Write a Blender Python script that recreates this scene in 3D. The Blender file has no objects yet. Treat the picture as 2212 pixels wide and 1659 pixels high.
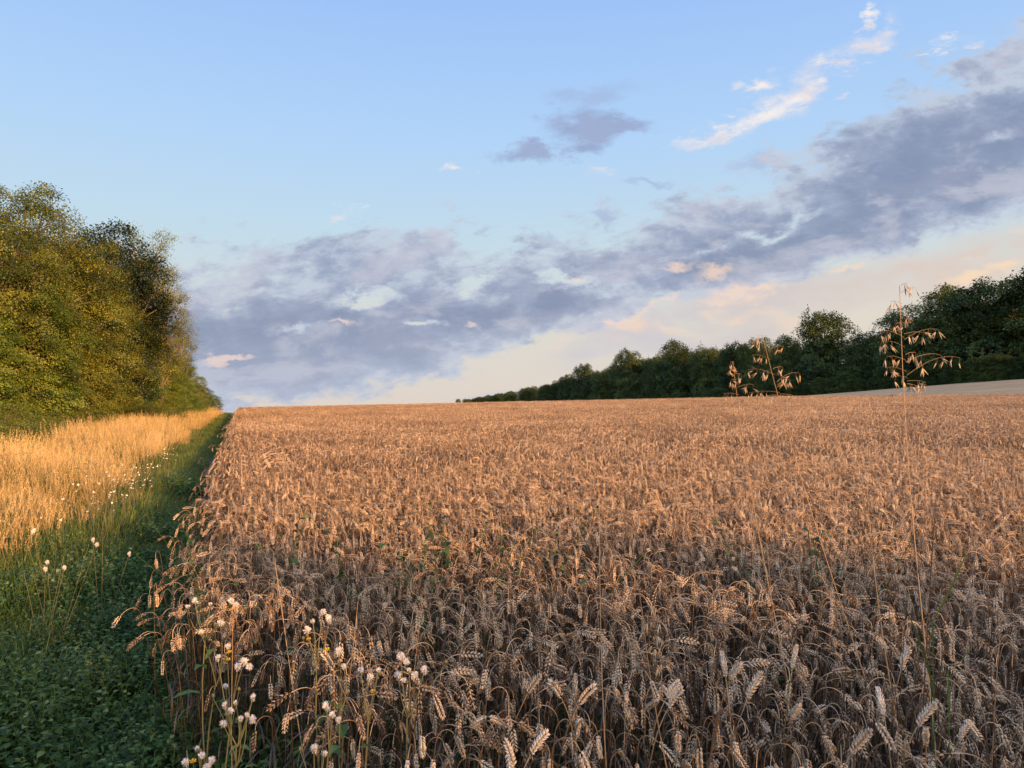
import bpy, math, random
import numpy as np
from mathutils import Vector
C = bpy.context.scene
COL = C.collection
rad = math.radians
rng = np.random.default_rng(7)
random.seed(7)

# ------------------------------------------------------------------ camera
EYE = 1.6
F = 754.0                      # focal length in pixels of the 1024 px wide frame
HOR = 400.0                    # image row of the horizon
cam_d = bpy.data.cameras.new("camera"); cam = bpy.data.objects.new("camera", cam_d)
COL.objects.link(cam); C.camera = cam
cam_d.sensor_width = 36; cam_d.lens = 36*F/1024
cam_d.clip_start = 0.05; cam_d.clip_end = 6000
cam.location = (0, 0, EYE)
cam.rotation_euler = (rad(90)+math.atan((HOR-384)/F), 0, 0)
C.render.resolution_x = 1024; C.render.resolution_y = 768
C.view_settings.view_transform = 'Standard'; C.view_settings.look = 'None'
C.view_settings.exposure = 1.0; C.view_settings.gamma = 1.0

# ------------------------------------------------------------------ sun
SUN_AZ, SUN_EL = 142.0, 10.0    # clockwise from the view direction (+Y), low behind the right shoulder
S = Vector((math.sin(rad(SUN_AZ))*math.cos(rad(SUN_EL)), math.cos(rad(SUN_AZ))*math.cos(rad(SUN_EL)), math.sin(rad(SUN_EL))))
sl = bpy.data.lights.new("sun", 'SUN'); so = bpy.data.objects.new("sun", sl); COL.objects.link(so)
sl.energy = 5.0; sl.angle = rad(0.5); sl.color = (1.0, 0.475, 0.145)
so.rotation_euler = S.to_track_quat('Z', 'Y').to_euler()
so.location = (40, -40, 30)

# ------------------------------------------------------------------ world
W = bpy.data.worlds.new("World"); C.world = W; W.use_nodes = True
wt = W.node_tree; wn = wt.nodes; wl = wt.links
wn.clear()

class NT:
    """tiny expression helper over a shader node tree"""
    def __init__(s, tree): s.t = tree
    def _in(s, sock, v):
        if v is None: return
        if hasattr(v, 'links') or isinstance(v, bpy.types.NodeSocket): s.t.links.new(v, sock)
        else: sock.default_value = v
    def m(s, op, a, b=None, c=None, clamp=False):
        n = s.t.nodes.new('ShaderNodeMath'); n.operation = op; n.use_clamp = clamp
        for i, v in enumerate((a, b, c)): s._in(n.inputs[i], v)
        return n.outputs[0]
    def add(s, a, b): return s.m('ADD', a, b)
    def sub(s, a, b): return s.m('SUBTRACT', a, b)
    def mul(s, a, b): return s.m('MULTIPLY', a, b)
    def div(s, a, b): return s.m('DIVIDE', a, b)
    def mx(s, a, b): return s.m('MAXIMUM', a, b)
    def mn(s, a, b): return s.m('MINIMUM', a, b)
    def ss(s, x, a, b, lo=0.0, hi=1.0):
        n = s.t.nodes.new('ShaderNodeMapRange'); n.interpolation_type = 'SMOOTHSTEP'
        for i, v in enumerate((x, a, b, lo, hi)): s._in(n.inputs[i], v)
        return n.outputs[0]
    def xyz(s, x, y, z):
        n = s.t.nodes.new('ShaderNodeCombineXYZ')
        for i, v in enumerate((x, y, z)): s._in(n.inputs[i], v)
        return n.outputs[0]
    def noise(s, vec, scale, detail=6, rough=.55, dist=0.0, w=None):
        n = s.t.nodes.new('ShaderNodeTexNoise')
        if vec is not None: s._in(n.inputs['Vector'], vec)
        n.inputs['Scale'].default_value = scale; n.inputs['Detail'].default_value = detail
        n.inputs['Roughness'].default_value = rough; n.inputs['Distortion'].default_value = dist
        return n.outputs['Fac']
    def mix(s, f, a, b, mode='MIX'):
        n = s.t.nodes.new('ShaderNodeMix'); n.data_type = 'RGBA'; n.blend_type = mode
        s._in(n.inputs[0], f)
        for k, v in ((6, a), (7, b)):
            if isinstance(v, tuple): v = (*v, 1.0) if len(v) == 3 else v
            s._in(n.inputs[k], v)
        return n.outputs[2]
    def ramp(s, f, stops, interp='LINEAR'):
        n = s.t.nodes.new('ShaderNodeValToRGB'); n.color_ramp.interpolation = interp
        e = n.color_ramp.elements
        while len(e) < len(stops): e.new(0.5)
        for q, (p, c) in zip(e, stops): q.position = p; q.color = (*c, 1)
        s._in(n.inputs[0], f)
        return n.outputs[0]
    def curve(s, x, pts, x0, x1, y0, y1):
        """1-D function through pts by a Float Curve"""
        n = s.t.nodes.new('ShaderNodeFloatCurve'); c = n.mapping.curves[0]
        pp = [((a-x0)/(x1-x0), (b-y0)/(y1-y0)) for a, b in pts]
        while len(c.points) < len(pp): c.points.new(.5, .5)
        for q, (a, b) in zip(c.points, pp): q.location = (a, b); q.handle_type = 'AUTO'
        n.mapping.update()
        xx = s.m('DIVIDE', s.sub(x, x0), x1-x0, clamp=True)
        s._in(n.inputs['Value'], xx); n.inputs['Factor'].default_value = 1
        return s.add(s.mul(n.outputs[0], y1-y0), y0)

def srgb(r, g, b):
    f = lambda c: (c/255/12.92) if c/255 <= .04045 else ((c/255+.055)/1.055)**2.4
    return (f(r), f(g), f(b))
def U(X): return (X*.46293-512)/F        # a picture column / row of the sky as a direction (tangent)
def Vv(Y): return (HOR-Y*.46293)/F

T = NT(wt)
geo = wn.new('ShaderNodeTexCoord'); sep = wn.new('ShaderNodeSeparateXYZ'); wl.new(geo.outputs['Generated'], sep.inputs[0])
dx, dy, dz = sep.outputs
dyc = T.mx(dy, 0.12)
u = T.div(dx, dyc); v = T.div(dz, dyc)
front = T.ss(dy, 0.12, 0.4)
sky = wn.new('ShaderNodeTexSky'); sky.sky_type = 'NISHITA'; sky.sun_disc = False
sky.sun_elevation = rad(SUN_EL); sky.sun_rotation = rad(SUN_AZ); sky.air_density = 1.2; sky.dust_density = 1.2; sky.ozone_density = 1.5
nish = T.mix(1.0, sky.outputs[0], (0.10, 0.10, 0.10), 'MULTIPLY')
# clear evening sky: cream at the horizon, pale cyan, then blue
el = T.m('ARCSINE', dz)
grad = T.ramp(T.m('DIVIDE', el, rad(60), clamp=True), [
    (0.0, srgb(226, 214, 204)), (0.10, srgb(216, 218, 214)), (0.20, srgb(196, 221, 236)),
    (0.32, srgb(179, 213, 250)), (0.46, srgb(160, 198, 250)), (0.60, srgb(142, 180, 246)), (1.0, srgb(96, 135, 205))])
warm = T.mul(T.ss(u, -0.25, 0.75), T.ss(v, 0.34, 0.02))
grad = T.mix(T.mul(warm, .5), grad, srgb(246, 222, 190))
# the half of the sky behind the camera: warm glow round the low sun
sdot = wn.new('ShaderNodeVectorMath'); sdot.operation = 'DOT_PRODUCT'
wl.new(geo.outputs['Generated'], sdot.inputs[0]); sdot.inputs[1].default_value = S
glow = T.ss(sdot.outputs['Value'], -0.1, 1.0)
base = T.mix(0.06, grad, nish)
base = T.mix(T.mul(glow, .7), base, (1.0, .84, .62))

# cloud layers -------------------------------------------------------------
cv = T.xyz(T.add(u, T.mul(v, .9)), T.mul(T.sub(v, T.mul(u, .22)), 2.3), 3.3)
n1 = T.noise(cv, 5.0, 9, .60, .25)
n2 = T.noise(T.xyz(u, T.mul(v, 1.6), 9.1), 16.0, 6, .6, .3)
n3 = T.noise(cv, 2.2, 4, .5, .2)
n4 = T.noise(cv, 34.0, 4, .6, .1)
n5 = T.noise(T.xyz(T.add(u, T.mul(v, .5)), T.mul(T.sub(v, T.mul(u, .3)), 3.2), 2.2), 22.0, 7, .66, .2)
nn = T.add(T.add(T.mul(T.sub(n1, .5), .32), T.mul(T.sub(n2, .5), .11)), T.add(T.mul(T.sub(n4, .5), .04), T.mul(T.sub(n5, .5), .10)))
cvo = T.xyz(T.add(T.add(u, T.mul(v, .9)), .035), T.sub(T.mul(T.sub(v, T.mul(u, .22)), 2.3), .06), 3.3)
rim = T.sub(n1, T.noise(cvo, 5.0, 9, .60, .25))          # > 0 where a billow faces the low sun
def pts(l): return [(U(a), Vv(b)) for a, b in l]
up = T.curve(u, pts([(250, 640), (400, 600), (520, 590), (620, 565), (1050, 540), (1290, 520), (1440, 475), (1590, 410), (1720, 315), (1870, 228), (2212, 85)]), U(250), U(2212), 0, .5)
lo = T.curve(u, pts([(250, 860), (420, 885), (640, 858), (870, 815), (1060, 762), (1250, 700), (1550, 640), (1850, 575), (2212, 465)]), U(250), U(2212), 0, .5)
band = T.add(T.add(T.mn(T.sub(up, v), T.mul(T.sub(v, lo), 2.0)), nn), T.ss(u, U(1500), U(700), .018, .036))
wv = T.xyz(T.mul(u, 1.0), T.mul(v, 1.7), 5.5)
wu = T.add(T.mul(T.sub(T.noise(wv, 9.0, 6, .62), .5), .15), 0.0)
wv2 = T.mul(T.sub(T.noise(T.xyz(T.mul(u, 1.0), T.mul(v, 1.7), 15.5), 11.0, 6, .62), .5), .095)
uw = T.add(u, wu); vw = T.add(v, wv2)
def blob(X, Y, RX, RY, ang=0.0):
    """signed closeness (1 in the middle, 0 at the rim) to an ellipse of the sky"""
    a = rad(ang); du = T.sub(uw, U(X)); dv = T.sub(vw, Vv(Y))
    p = T.add(T.mul(du, math.cos(a)), T.mul(dv, math.sin(a)))
    q = T.sub(T.mul(dv, math.cos(a)), T.mul(du, math.sin(a)))
    k = .46293/F
    p = T.div(p, RX*k); q = T.div(q, RY*k)
    return T.sub(1.0, T.m('SQRT', T.add(T.mul(p, p), T.mul(q, q))))
holes = None
for h in ((790, 652, 110, 24, 4), (640, 705, 100, 16, 3), (560, 760, 70, 12, 8), (2150, 290, 110, 26, 12), (1680, 490, 90, 26, 25), (1540, 545, 140, 22, 12),
          (1240, 600, 90, 20, 10), (1480, 690, 140, 12, 10), (1010, 610, 80, 22, 8), (900, 700, 60, 12, 0)):
    b = T.m('MAXIMUM', blob(*h), 0.0); holes = b if holes is None else T.mx(holes, b)
band = T.sub(band, T.mul(holes, .12))
m_band = T.ss(band, -.014, .034)
# shading of the band: bluish violet, a little lighter where thin
tone = T.add(T.ss(band, .0, .14), T.mul(T.sub(n2, .5), 1.4))
c_band = T.ramp(tone, [(0.0, srgb(192, 202, 218)), (.4, srgb(160, 171, 196)), (1.0, srgb(134, 147, 176))])
c_band = T.mix(T.mul(T.ss(T.noise(cv, 7, 3, .5), .5, .7), .22), c_band, srgb(180, 174, 194))
c_band = T.mix(T.mul(T.ss(rim, .0, .16), .55), c_band, srgb(206, 206, 218))
c_band = T.mix(T.mul(T.ss(rim, .0, -.16), .35), c_band, srgb(120, 134, 168))
c_band = T.mix(T.mul(T.ss(v, .12, .02), .35), c_band, srgb(186, 196, 216))
# warm lower deck on the right
lo2 = T.curve(u, pts([(1000, 880), (1250, 790), (1500, 740), (1850, 650), (2212, 560)]), U(1000), U(2212), 0, .5)
up2 = T.curve(u, pts([(1000, 800), (1250, 720), (1550, 620), (1850, 585), (2212, 500)]), U(1000), U(2212), 0, .5)
deck = T.add(T.mn(T.sub(up2, v), T.mul(T.sub(v, lo2), .5)), T.mul(T.sub(n1, .5), .14))
m_deck = T.mul(T.ss(deck, -.035, .02), T.ss(u, U(1080), U(1400)))
c_deck = T.mix(T.ss(u, .1, .68), srgb(203, 199, 207), srgb(222, 200, 186))
pk = T.ss(T.noise(cv, 9, 5, .55, .3), .52, .66)
c_deck = T.mix(T.mul(pk, .7), c_deck, srgb(248, 214, 190))
low = T.ss(T.add(T.mul(T.sub(T.noise(T.xyz(T.mul(u, .8), T.mul(T.sub(v, T.mul(u, .1)), 7.0), 1.7), 5, 5, .55), .5), 1.0), 0), .02, .16)
m_low = T.mul(T.mul(low, T.ss(v, .16, .04)), .55)
# separate small clouds
def group(bl, amp, w=.25):
    r = None
    for b in bl:
        q = blob(*b); r = q if r is None else T.mx(r, q)
    return T.ss(T.add(r, T.mul(nn, amp)), -.12, w)
m_grey = group([(1230, 275, 130, 44, 3), (1130, 325, 80, 24, 2), (1320, 272, 80, 24, -4), (1240, 318, 60, 28, 0)], 7.5, .85)
m_grey2 = T.mul(group([(1290, 195, 110, 40, 12), (1200, 505, 70, 12, -20), (1300, 460, 40, 16, -30), (1190, 538, 70, 12, 0), (1900, 520, 40, 12, 0), (1390, 390, 60, 12, 0),
                       (460, 612, 60, 16, 0), (850, 560, 60, 10, 0), (1640, 360, 90, 24, 10), (2180, 118, 40, 8, 20)], 6.0, .9), .55)
m_white = T.mul(T.ss(n5, .40, .56, .12, 1.0), group([(1555, 285, 85, 26, 18), (1650, 240, 90, 34, 28), (1740, 200, 70, 36, 35), (1800, 150, 40, 22, 40), (1880, 92, 50, 20, 30), (1850, 140, 60, 14, 20),
                 (1935, 40, 46, 16, 10), (1830, 205, 40, 18, 20), (1650, 172, 55, 18, 25), (2090, 68, 46, 16, 15), (2040, 98, 46, 9, 15), (1870, 30, 40, 14, 40),
                 (1298, 360, 40, 22, -10), (985, 362, 40, 17, 10), (750, 455, 40, 15, 0), (1578, 240, 18, 7, 0)], 5.0, .95))
m_white2 = T.mul(group([(1510, 305, 90, 16, 15), (1690, 215, 170, 34, 32), (1900, 70, 90, 30, 35)], 6.0, .8), .5)
m_pink = group([(1545, 605, 52, 16, 8), (1600, 642, 90, 24, 6), (1450, 600, 34, 13, 0), (1340, 690, 56, 9, 12), (745, 702, 46, 11, -12), (520, 765, 56, 9, 8), (1660, 632, 50, 14, 0),
                (2100, 595, 90, 20, 6), (2190, 575, 60, 24, 10), (1250, 590, 24, 10, 0), (1830, 590, 60, 10, 8), (1000, 700, 30, 9, 0), (1440, 655, 60, 9, 16)], 5.5, .95)
skyc = T.mix(m_low, base, srgb(206, 203, 212))
skyc = T.mix(T.mul(m_deck, .85), skyc, c_deck)
skyc = T.mix(T.mul(m_grey2, 1.0), skyc, srgb(160, 176, 212))
skyc = T.mix(T.mul(m_white2, 1.0), skyc, srgb(224, 222, 232))
skyc = T.mix(T.mul(m_band, .93), skyc, c_band)
skyc = T.mix(T.mul(m_grey, .85), skyc, T.mix(n2, srgb(136, 154, 194), srgb(166, 176, 206)))
skyc = T.mix(T.mul(m_white, .85), skyc, T.mix(T.ss(n2, .4, .6), srgb(226, 220, 226), srgb(252, 242, 234)))
skyc = T.mix(T.mul(m_pink, .75), skyc, T.mix(T.ss(u, 0, .6), srgb(240, 214, 206), srgb(252, 220, 186)))
back = T.mix(1.0, base, (.92, .93, .94), 'MULTIPLY')      # rear sky, out of view, kept brighter than the front to lift the shade
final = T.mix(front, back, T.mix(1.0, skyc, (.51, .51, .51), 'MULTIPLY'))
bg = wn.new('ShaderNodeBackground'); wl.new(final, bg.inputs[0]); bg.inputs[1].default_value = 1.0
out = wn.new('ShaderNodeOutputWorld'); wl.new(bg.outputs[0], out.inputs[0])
W.cycles.sampling_method = 'MANUAL'; W.cycles.sample_map_resolution = 512

# ------------------------------------------------------------------ the lie of the land
EY = np.array((-0.339, 0.941)); EN = np.array((0.941, 0.339))     # along / across the field edge
def st(x, y): return x*EN[0]+y*EN[1], x*EY[0]+y*EY[1]
def xy(s, t): return s*EN[0]+t*EY[0], s*EN[1]+t*EY[1]
def ground_z(x, y):
    x = np.asarray(x, float); y = np.asarray(y, float)
    s, t = st(x, y)
    z = 0.0205*np.clip(x, -60, 90)+0.0069*np.clip(y, -60, 300)
    z = z*np.clip(np.hypot(x, y)/12, 0, 1)
    d = np.clip(y-82, 0, None)
    z = z-6.5*(1-np.exp(-(d/95)**2))
    z = z-np.clip(y-440, 0, 1200)*.04
    z = z+np.clip(s-62, 0, 60)*0.064*(1-0.35*np.clip((y-120)/120, 0, 1))
    z = z+0.03*np.sin(x*.9+1)*np.sin(y*.7)*np.clip(np.hypot(x, y)/20, 0, 1)
    return z

# ------------------------------------------------------------------ tagging
def tag(o, label=None, cat=None, group=None, kind=None):
    if label: o['label'] = label
    if cat: o['category'] = cat
    if group: o['group'] = group
    if kind: o['kind'] = kind
    return o
def empty(name, loc, rz=0.0):
    o = bpy.data.objects.new(name, None); COL.objects.link(o); o.location = loc; o.rotation_euler = (0, 0, rz)
    o.empty_display_size = .05
    return o

# ------------------------------------------------------------------ mesh building
class MB:
    def __init__(s): s.V = []; s.F4 = []; s.F3 = []; s.T = []; s.n = 0; s.smooth = True
    def add(s, V, F4=None, F3=None, tint=0.5):
        V = np.asarray(V, float).reshape(-1, 3); k = len(V)
        if F4 is not None and len(F4): s.F4.append(np.asarray(F4, np.int64)+s.n)
        if F3 is not None and len(F3): s.F3.append(np.asarray(F3, np.int64)+s.n)
        s.V.append(V); s.T.append(np.broadcast_to(np.asarray(tint, float), (k,)).copy()); s.n += k
    def merge(s, o, M=None, off=(0, 0, 0)):
        base = s.n
        for V, t in zip(o.V, o.T):
            if M is not None: V = V@np.asarray(M).T
            s.V.append(V+np.asarray(off)); s.T.append(t); s.n += len(V)
        for f in o.F4: s.F4.append(f+base)
        for f in o.F3: s.F3.append(f+base)
    def mesh(s, name, mat):
        me = bpy.data.meshes.new(name)
        V = np.concatenate(s.V); T_ = np.concatenate(s.T)
        F4 = np.concatenate(s.F4) if s.F4 else np.zeros((0, 4), np.int64)
        F3 = np.concatenate(s.F3) if s.F3 else np.zeros((0, 3), np.int64)
        me.vertices.add(len(V)); me.vertices.foreach_set('co', V.astype(np.float32).ravel())
        L = np.concatenate([F4.ravel(), F3.ravel()]); me.loops.add(len(L)); me.loops.foreach_set('vertex_index', L.astype(np.int32))
        n4, n3 = len(F4), len(F3)
        me.polygons.add(n4+n3)
        ls = np.concatenate([np.arange(n4)*4, n4*4+np.arange(n3)*3]).astype(np.int32)
        me.polygons.foreach_set('loop_start', ls)
        me.polygons.foreach_set('loop_total', np.concatenate([np.full(n4, 4), np.full(n3, 3)]).astype(np.int32))
        me.polygons.foreach_set('use_smooth', np.full(n4+n3, s.smooth))
        a = me.attributes.new('tint', 'FLOAT', 'POINT'); a.data.foreach_set('value', T_.astype(np.float32))
        me.update(calc_edges=True); me.materials.append(mat)
        return me
    def build(s, name, mat, parent=None, loc=None):
        o = bpy.data.objects.new(name, s.mesh(name, mat)); COL.objects.link(o)
        if parent: o.parent = parent
        if loc is not None: o.location = loc
        return o
    def inst(s, BV, F4, F3, R, P, tint):
        """n transformed copies of a small mesh: R (n,3,3), P (n,3)"""
        n = len(P); k = len(BV)
        V = np.einsum('nij,kj->nki', R, BV)+P[:, None, :]
        off = (np.arange(n)*k)[:, None, None]
        f4 = (np.asarray(F4)[None]+off).reshape(-1, 4) if F4 is not None and len(F4) else None
        f3 = (np.asarray(F3)[None]+off).reshape(-1, 3) if F3 is not None and len(F3) else None
        s.add(V.reshape(-1, 3), f4, f3, np.repeat(np.broadcast_to(tint, (n,)), k))

def nrm(a): return a/np.maximum(np.linalg.norm(a, axis=-1, keepdims=True), 1e-9)
def tube(mb, P, R, k=4, tint=0.5, cap=False):
    P = np.asarray(P, float); n = len(P); R = np.broadcast_to(R, (n,))
    T_ = nrm(np.gradient(P, axis=0))
    ref = np.array((0.13, 0.97, 0.2)); A = nrm(np.cross(T_, ref)); B = np.cross(T_, A)
    ang = np.arange(k)*2*np.pi/k
    V = P[:, None]+R[:, None, None]*(np.cos(ang)[None, :, None]*A[:, None]+np.sin(ang)[None, :, None]*B[:, None])
    i = np.arange(n-1)[:, None]*k; j = np.arange(k)[None]; j2 = (j+1) % k
    F4 = np.stack([i+j, i+j2, i+k+j2, i+k+j], -1).reshape(-1, 4)
    mb.add(V.reshape(-1, 3), F4, None, tint)
def ribbon(mb, P, Wd, side, tint=0.5):
    P = np.asarray(P, float); n = len(P); Wd = np.broadcast_to(Wd, (n,))[:, None]
    side = nrm(np.broadcast_to(side, P.shape))
    V = np.stack([P-side*Wd/2, P+side*Wd/2], 1).reshape(-1, 3)
    i = np.arange(n-1)*2
    mb.add(V, np.stack([i, i+1, i+3, i+2], -1), None, tint)
def frames(D, roll=None, up=None):
    """rotation matrices with z axis along D"""
    D = nrm(D); n = len(D)
    ref = rng.normal(size=(n, 3)) if up is None else np.broadcast_to(up, (n, 3))+rng.normal(size=(n, 3))*.02
    X = nrm(np.cross(ref, D)); Y = np.cross(D, X)
    return np.stack([X, Y, D], -1)
def teardrop(k, rings):
    """unit grain along +z: rings = [(z, r)] between two points"""
    V = [(0, 0, 0)]; ang = np.arange(k)*2*np.pi/k
    for z, r in rings:
        for a in ang: V.append((r*math.cos(a), r*math.sin(a)*.75, z))
    V.append((0, 0, 1)); m = len(rings); F3 = []; F4 = []
    for j in range(k): F3.append((0, 1+(j+1) % k, 1+j)); F3.append((1+(m-1)*k+j, 1+(m-1)*k+(j+1) % k, 1+m*k))
    for i in range(m-1):
        for j in range(k): F4.append((1+i*k+j, 1+i*k+(j+1) % k, 1+(i+1)*k+(j+1) % k, 1+(i+1)*k+j))
    return np.array(V, float), F4, F3

# ------------------------------------------------------------------ materials
def mat_new(name):
    m = bpy.data.materials.new(name); m.use_nodes = True; m.node_tree.nodes.clear(); return m, NT(m.node_tree)
def plant_mat(name, stops, rough=.6, trans=.25, spec=.3, objvar=.35, noise=None, tcol=None):
    m, t = mat_new(name); N = m.node_tree.nodes; L = m.node_tree.links
    at = N.new('ShaderNodeAttribute'); at.attribute_name = 'tint'; oi = N.new('ShaderNodeObjectInfo')
    f = t.add(at.outputs['Fac'], t.mul(t.sub(oi.outputs['Random'], .5), objvar))
    if noise:
        g = N.new('ShaderNodeNewGeometry'); f = t.add(f, t.mul(t.sub(t.noise(g.outputs['Position'], noise[0], 3, .5), .5), noise[1]))
    col = t.ramp(t.m('ADD', f, 0.0, clamp=True), stops)
    p = N.new('ShaderNodeBsdfPrincipled'); L.new(col, p.inputs['Base Color']); p.inputs['Roughness'].default_value = rough
    p.inputs['Specular IOR Level'].default_value = spec
    o = N.new('ShaderNodeOutputMaterial')
    if trans > 0:
        tr = N.new('ShaderNodeBsdfTranslucent'); mx = N.new('ShaderNodeMixShader'); mx.inputs[0].default_value = trans
        L.new(t.mix(1.0, col, tcol or (1.0, 1.0, .7), 'MULTIPLY'), tr.inputs[0])
        L.new(p.outputs[0], mx.inputs[1]); L.new(tr.outputs[0], mx.inputs[2]); L.new(mx.outputs[0], o.inputs[0])
    else: L.new(p.outputs[0], o.inputs[0])
    return m
M = {}
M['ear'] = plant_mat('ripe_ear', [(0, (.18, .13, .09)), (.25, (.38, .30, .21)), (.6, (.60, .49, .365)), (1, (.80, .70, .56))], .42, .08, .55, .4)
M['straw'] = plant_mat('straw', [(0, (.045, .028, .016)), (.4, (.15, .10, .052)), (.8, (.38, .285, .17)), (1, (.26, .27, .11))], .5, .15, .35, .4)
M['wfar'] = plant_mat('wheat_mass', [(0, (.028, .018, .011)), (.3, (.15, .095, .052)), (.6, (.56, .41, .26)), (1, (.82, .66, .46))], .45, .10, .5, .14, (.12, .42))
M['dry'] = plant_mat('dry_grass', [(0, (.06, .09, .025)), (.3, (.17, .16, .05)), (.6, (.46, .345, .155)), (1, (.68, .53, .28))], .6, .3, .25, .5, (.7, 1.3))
M['green_grass'] = plant_mat('green_grass', [(0, (.035, .07, .018)), (.5, (.10, .17, .036)), (.8, (.19, .23, .06)), (1, (.38, .33, .13))], .55, .35, .3, .4)
M['weed'] = plant_mat('weed_leaf', [(0, (.022, .05, .014)), (.45, (.065, .135, .030)), (.8, (.12, .20, .05)), (1, (.21, .27, .10))], .55, .3, .22, .45)
M['leafA'] = plant_mat('leaf_olive', [(0, (.045, .065, .010)), (.5, (.15, .185, .024)), (1, (.30, .31, .05))], .5, .35, .35, .15)
M['leafB'] = plant_mat('leaf_bright', [(0, (.04, .08, .012)), (.5, (.12, .20, .026)), (1, (.26, .33, .055))], .5, .35, .35, .15)
M['leafD'] = plant_mat('leaf_yew', [(0, (.008, .018, .008)), (.5, (.018, .035, .012)), (1, (.04, .06, .02))], .5, .15, .3, .1)
M['leafW'] = plant_mat('leaf_wood', [(0, (.024, .046, .016)), (.5, (.062, .100, .027)), (1, (.14, .175, .045))], .55, .28, .25, .55)
M['bark'] = plant_mat('bark', [(0, (.04, .034, .026)), (.5, (.10, .085, .065)), (1, (.20, .17, .13))], .85, 0, .2, .2, (6, .6))
M['oat'] = plant_mat('oat_straw', [(0, (.16, .09, .06)), (.5, (.40, .27, .15)), (1, (.66, .55, .38))], .45, .2, .4, .2)
M['fluff'] = plant_mat('seed_fluff', [(0, (.62, .60, .57)), (1, (.92, .91, .89))], .9, .3, .1, .1, tcol=(1, 1, 1))
M['yellow'] = plant_mat('yellow_petal', [(0, (.55, .30, .02)), (1, (.80, .55, .05))], .6, .2, .2, .2)
M['white'] = plant_mat('white_petal', [(0, (.60, .57, .52)), (1, (.85, .83, .78))], .6, .2, .2, .1, tcol=(1, 1, 1))
M['weedstem'] = plant_mat('weed_stem', [(0, (.05, .05, .025)), (.5, (.13, .13, .06)), (1, (.24, .20, .10))], .6, 0, .3, .3)
M['darkbrown'] = plant_mat('withered_dark', [(0, (.03, .018, .012)), (1, (.14, .07, .035))], .6, .05, .3, .2)

def ground_mat(name, c0, c1, c2, sc=1.0, bump=.5):
    m, t = mat_new(name); N = m.node_tree.nodes; L = m.node_tree.links
    g = N.new('ShaderNodeNewGeometry'); pos = g.outputs['Position']
    a = t.noise(pos, .35*sc, 5, .6); b = t.noise(pos, 9*sc, 6, .65); c = t.noise(pos, 40*sc, 4, .6)
    col = t.mix(t.ss(a, .38, .62), c0, c1); col = t.mix(t.mul(t.ss(b, .45, .7), .8), col, c2)
    p = N.new('ShaderNodeBsdfPrincipled'); L.new(col, p.inputs['Base Color']); p.inputs['Roughness'].default_value = .9
    bp = N.new('ShaderNodeBump'); bp.inputs['Strength'].default_value = bump; bp.inputs['Distance'].default_value = .05
    L.new(t.add(b, t.mul(c, .5)), bp.inputs['Height']); L.new(bp.outputs[0], p.inputs['Normal'])
    o = N.new('ShaderNodeOutputMaterial'); L.new(p.outputs[0], o.inputs[0]); return m
M['soil'] = ground_mat('soil', (.10, .075, .05), (.15, .115, .08), (.20, .16, .12))
M['track'] = ground_mat('track_soil', (.06, .05, .034), (.10, .083, .06), (.20, .17, .13))
M['verge'] = ground_mat('verge_soil', (.06, .055, .03), (.09, .085, .045), (.12, .10, .06))
M['pale'] = ground_mat('pale_crop', (.25, .215, .13), (.31, .27, .165), (.18, .155, .09), .6, .9)

# ------------------------------------------------------------------ ground sheets (share one grid, split along the field edge)
def axis(lo, hi, fine, grow):
    a = [0.0]; d = fine
    while a[-1] < hi: a.append(a[-1]+d); d *= grow
    b = [0.0]; d = fine
    while b[-1] > lo: b.append(b[-1]-d); d *= grow
    return np.array(b[:0:-1]+a)
tt = axis(-900, 1600, .5, 1.035)
def sheet(name, ss_, mat, rough=0.0):
    Sg, Tg = np.meshgrid(ss_, tt); X, Y = xy(Sg, Tg); Z = ground_z(X, Y)
    n, k = Sg.shape; i = np.arange(n-1)[:, None]*k; j = np.arange(k-1)[None]
    mb = MB(); mb.add(np.stack([X, Y, Z], -1).reshape(-1, 3), np.stack([i+j, i+j+1, i+k+j+1, i+k+j], -1).reshape(-1, 4))
    return tag(mb.build(name, mat), kind='structure')
sR = 61.0
sheet('ground', np.concatenate([[-.45], np.arange(0, 12, .6), np.arange(12, sR, 3.5), [sR]]), M['soil'])
sheet('path', np.arange(-1.25, -.44, .1), M['track'])
sheet('verge_ground', -np.array([1.25, 1.9, 2.5, 3.2, 4, 5, 6.5, 8, 10, 13, 17, 22, 30, 45, 70, 120, 250, 600, 1200])[::-1], M['verge'])
sheet('far_field', np.array([sR, 62, 64, 67, 71, 76, 82, 90, 98, 106, 114, 125, 150, 200, 350, 700, 1400]), M['pale'])

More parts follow.
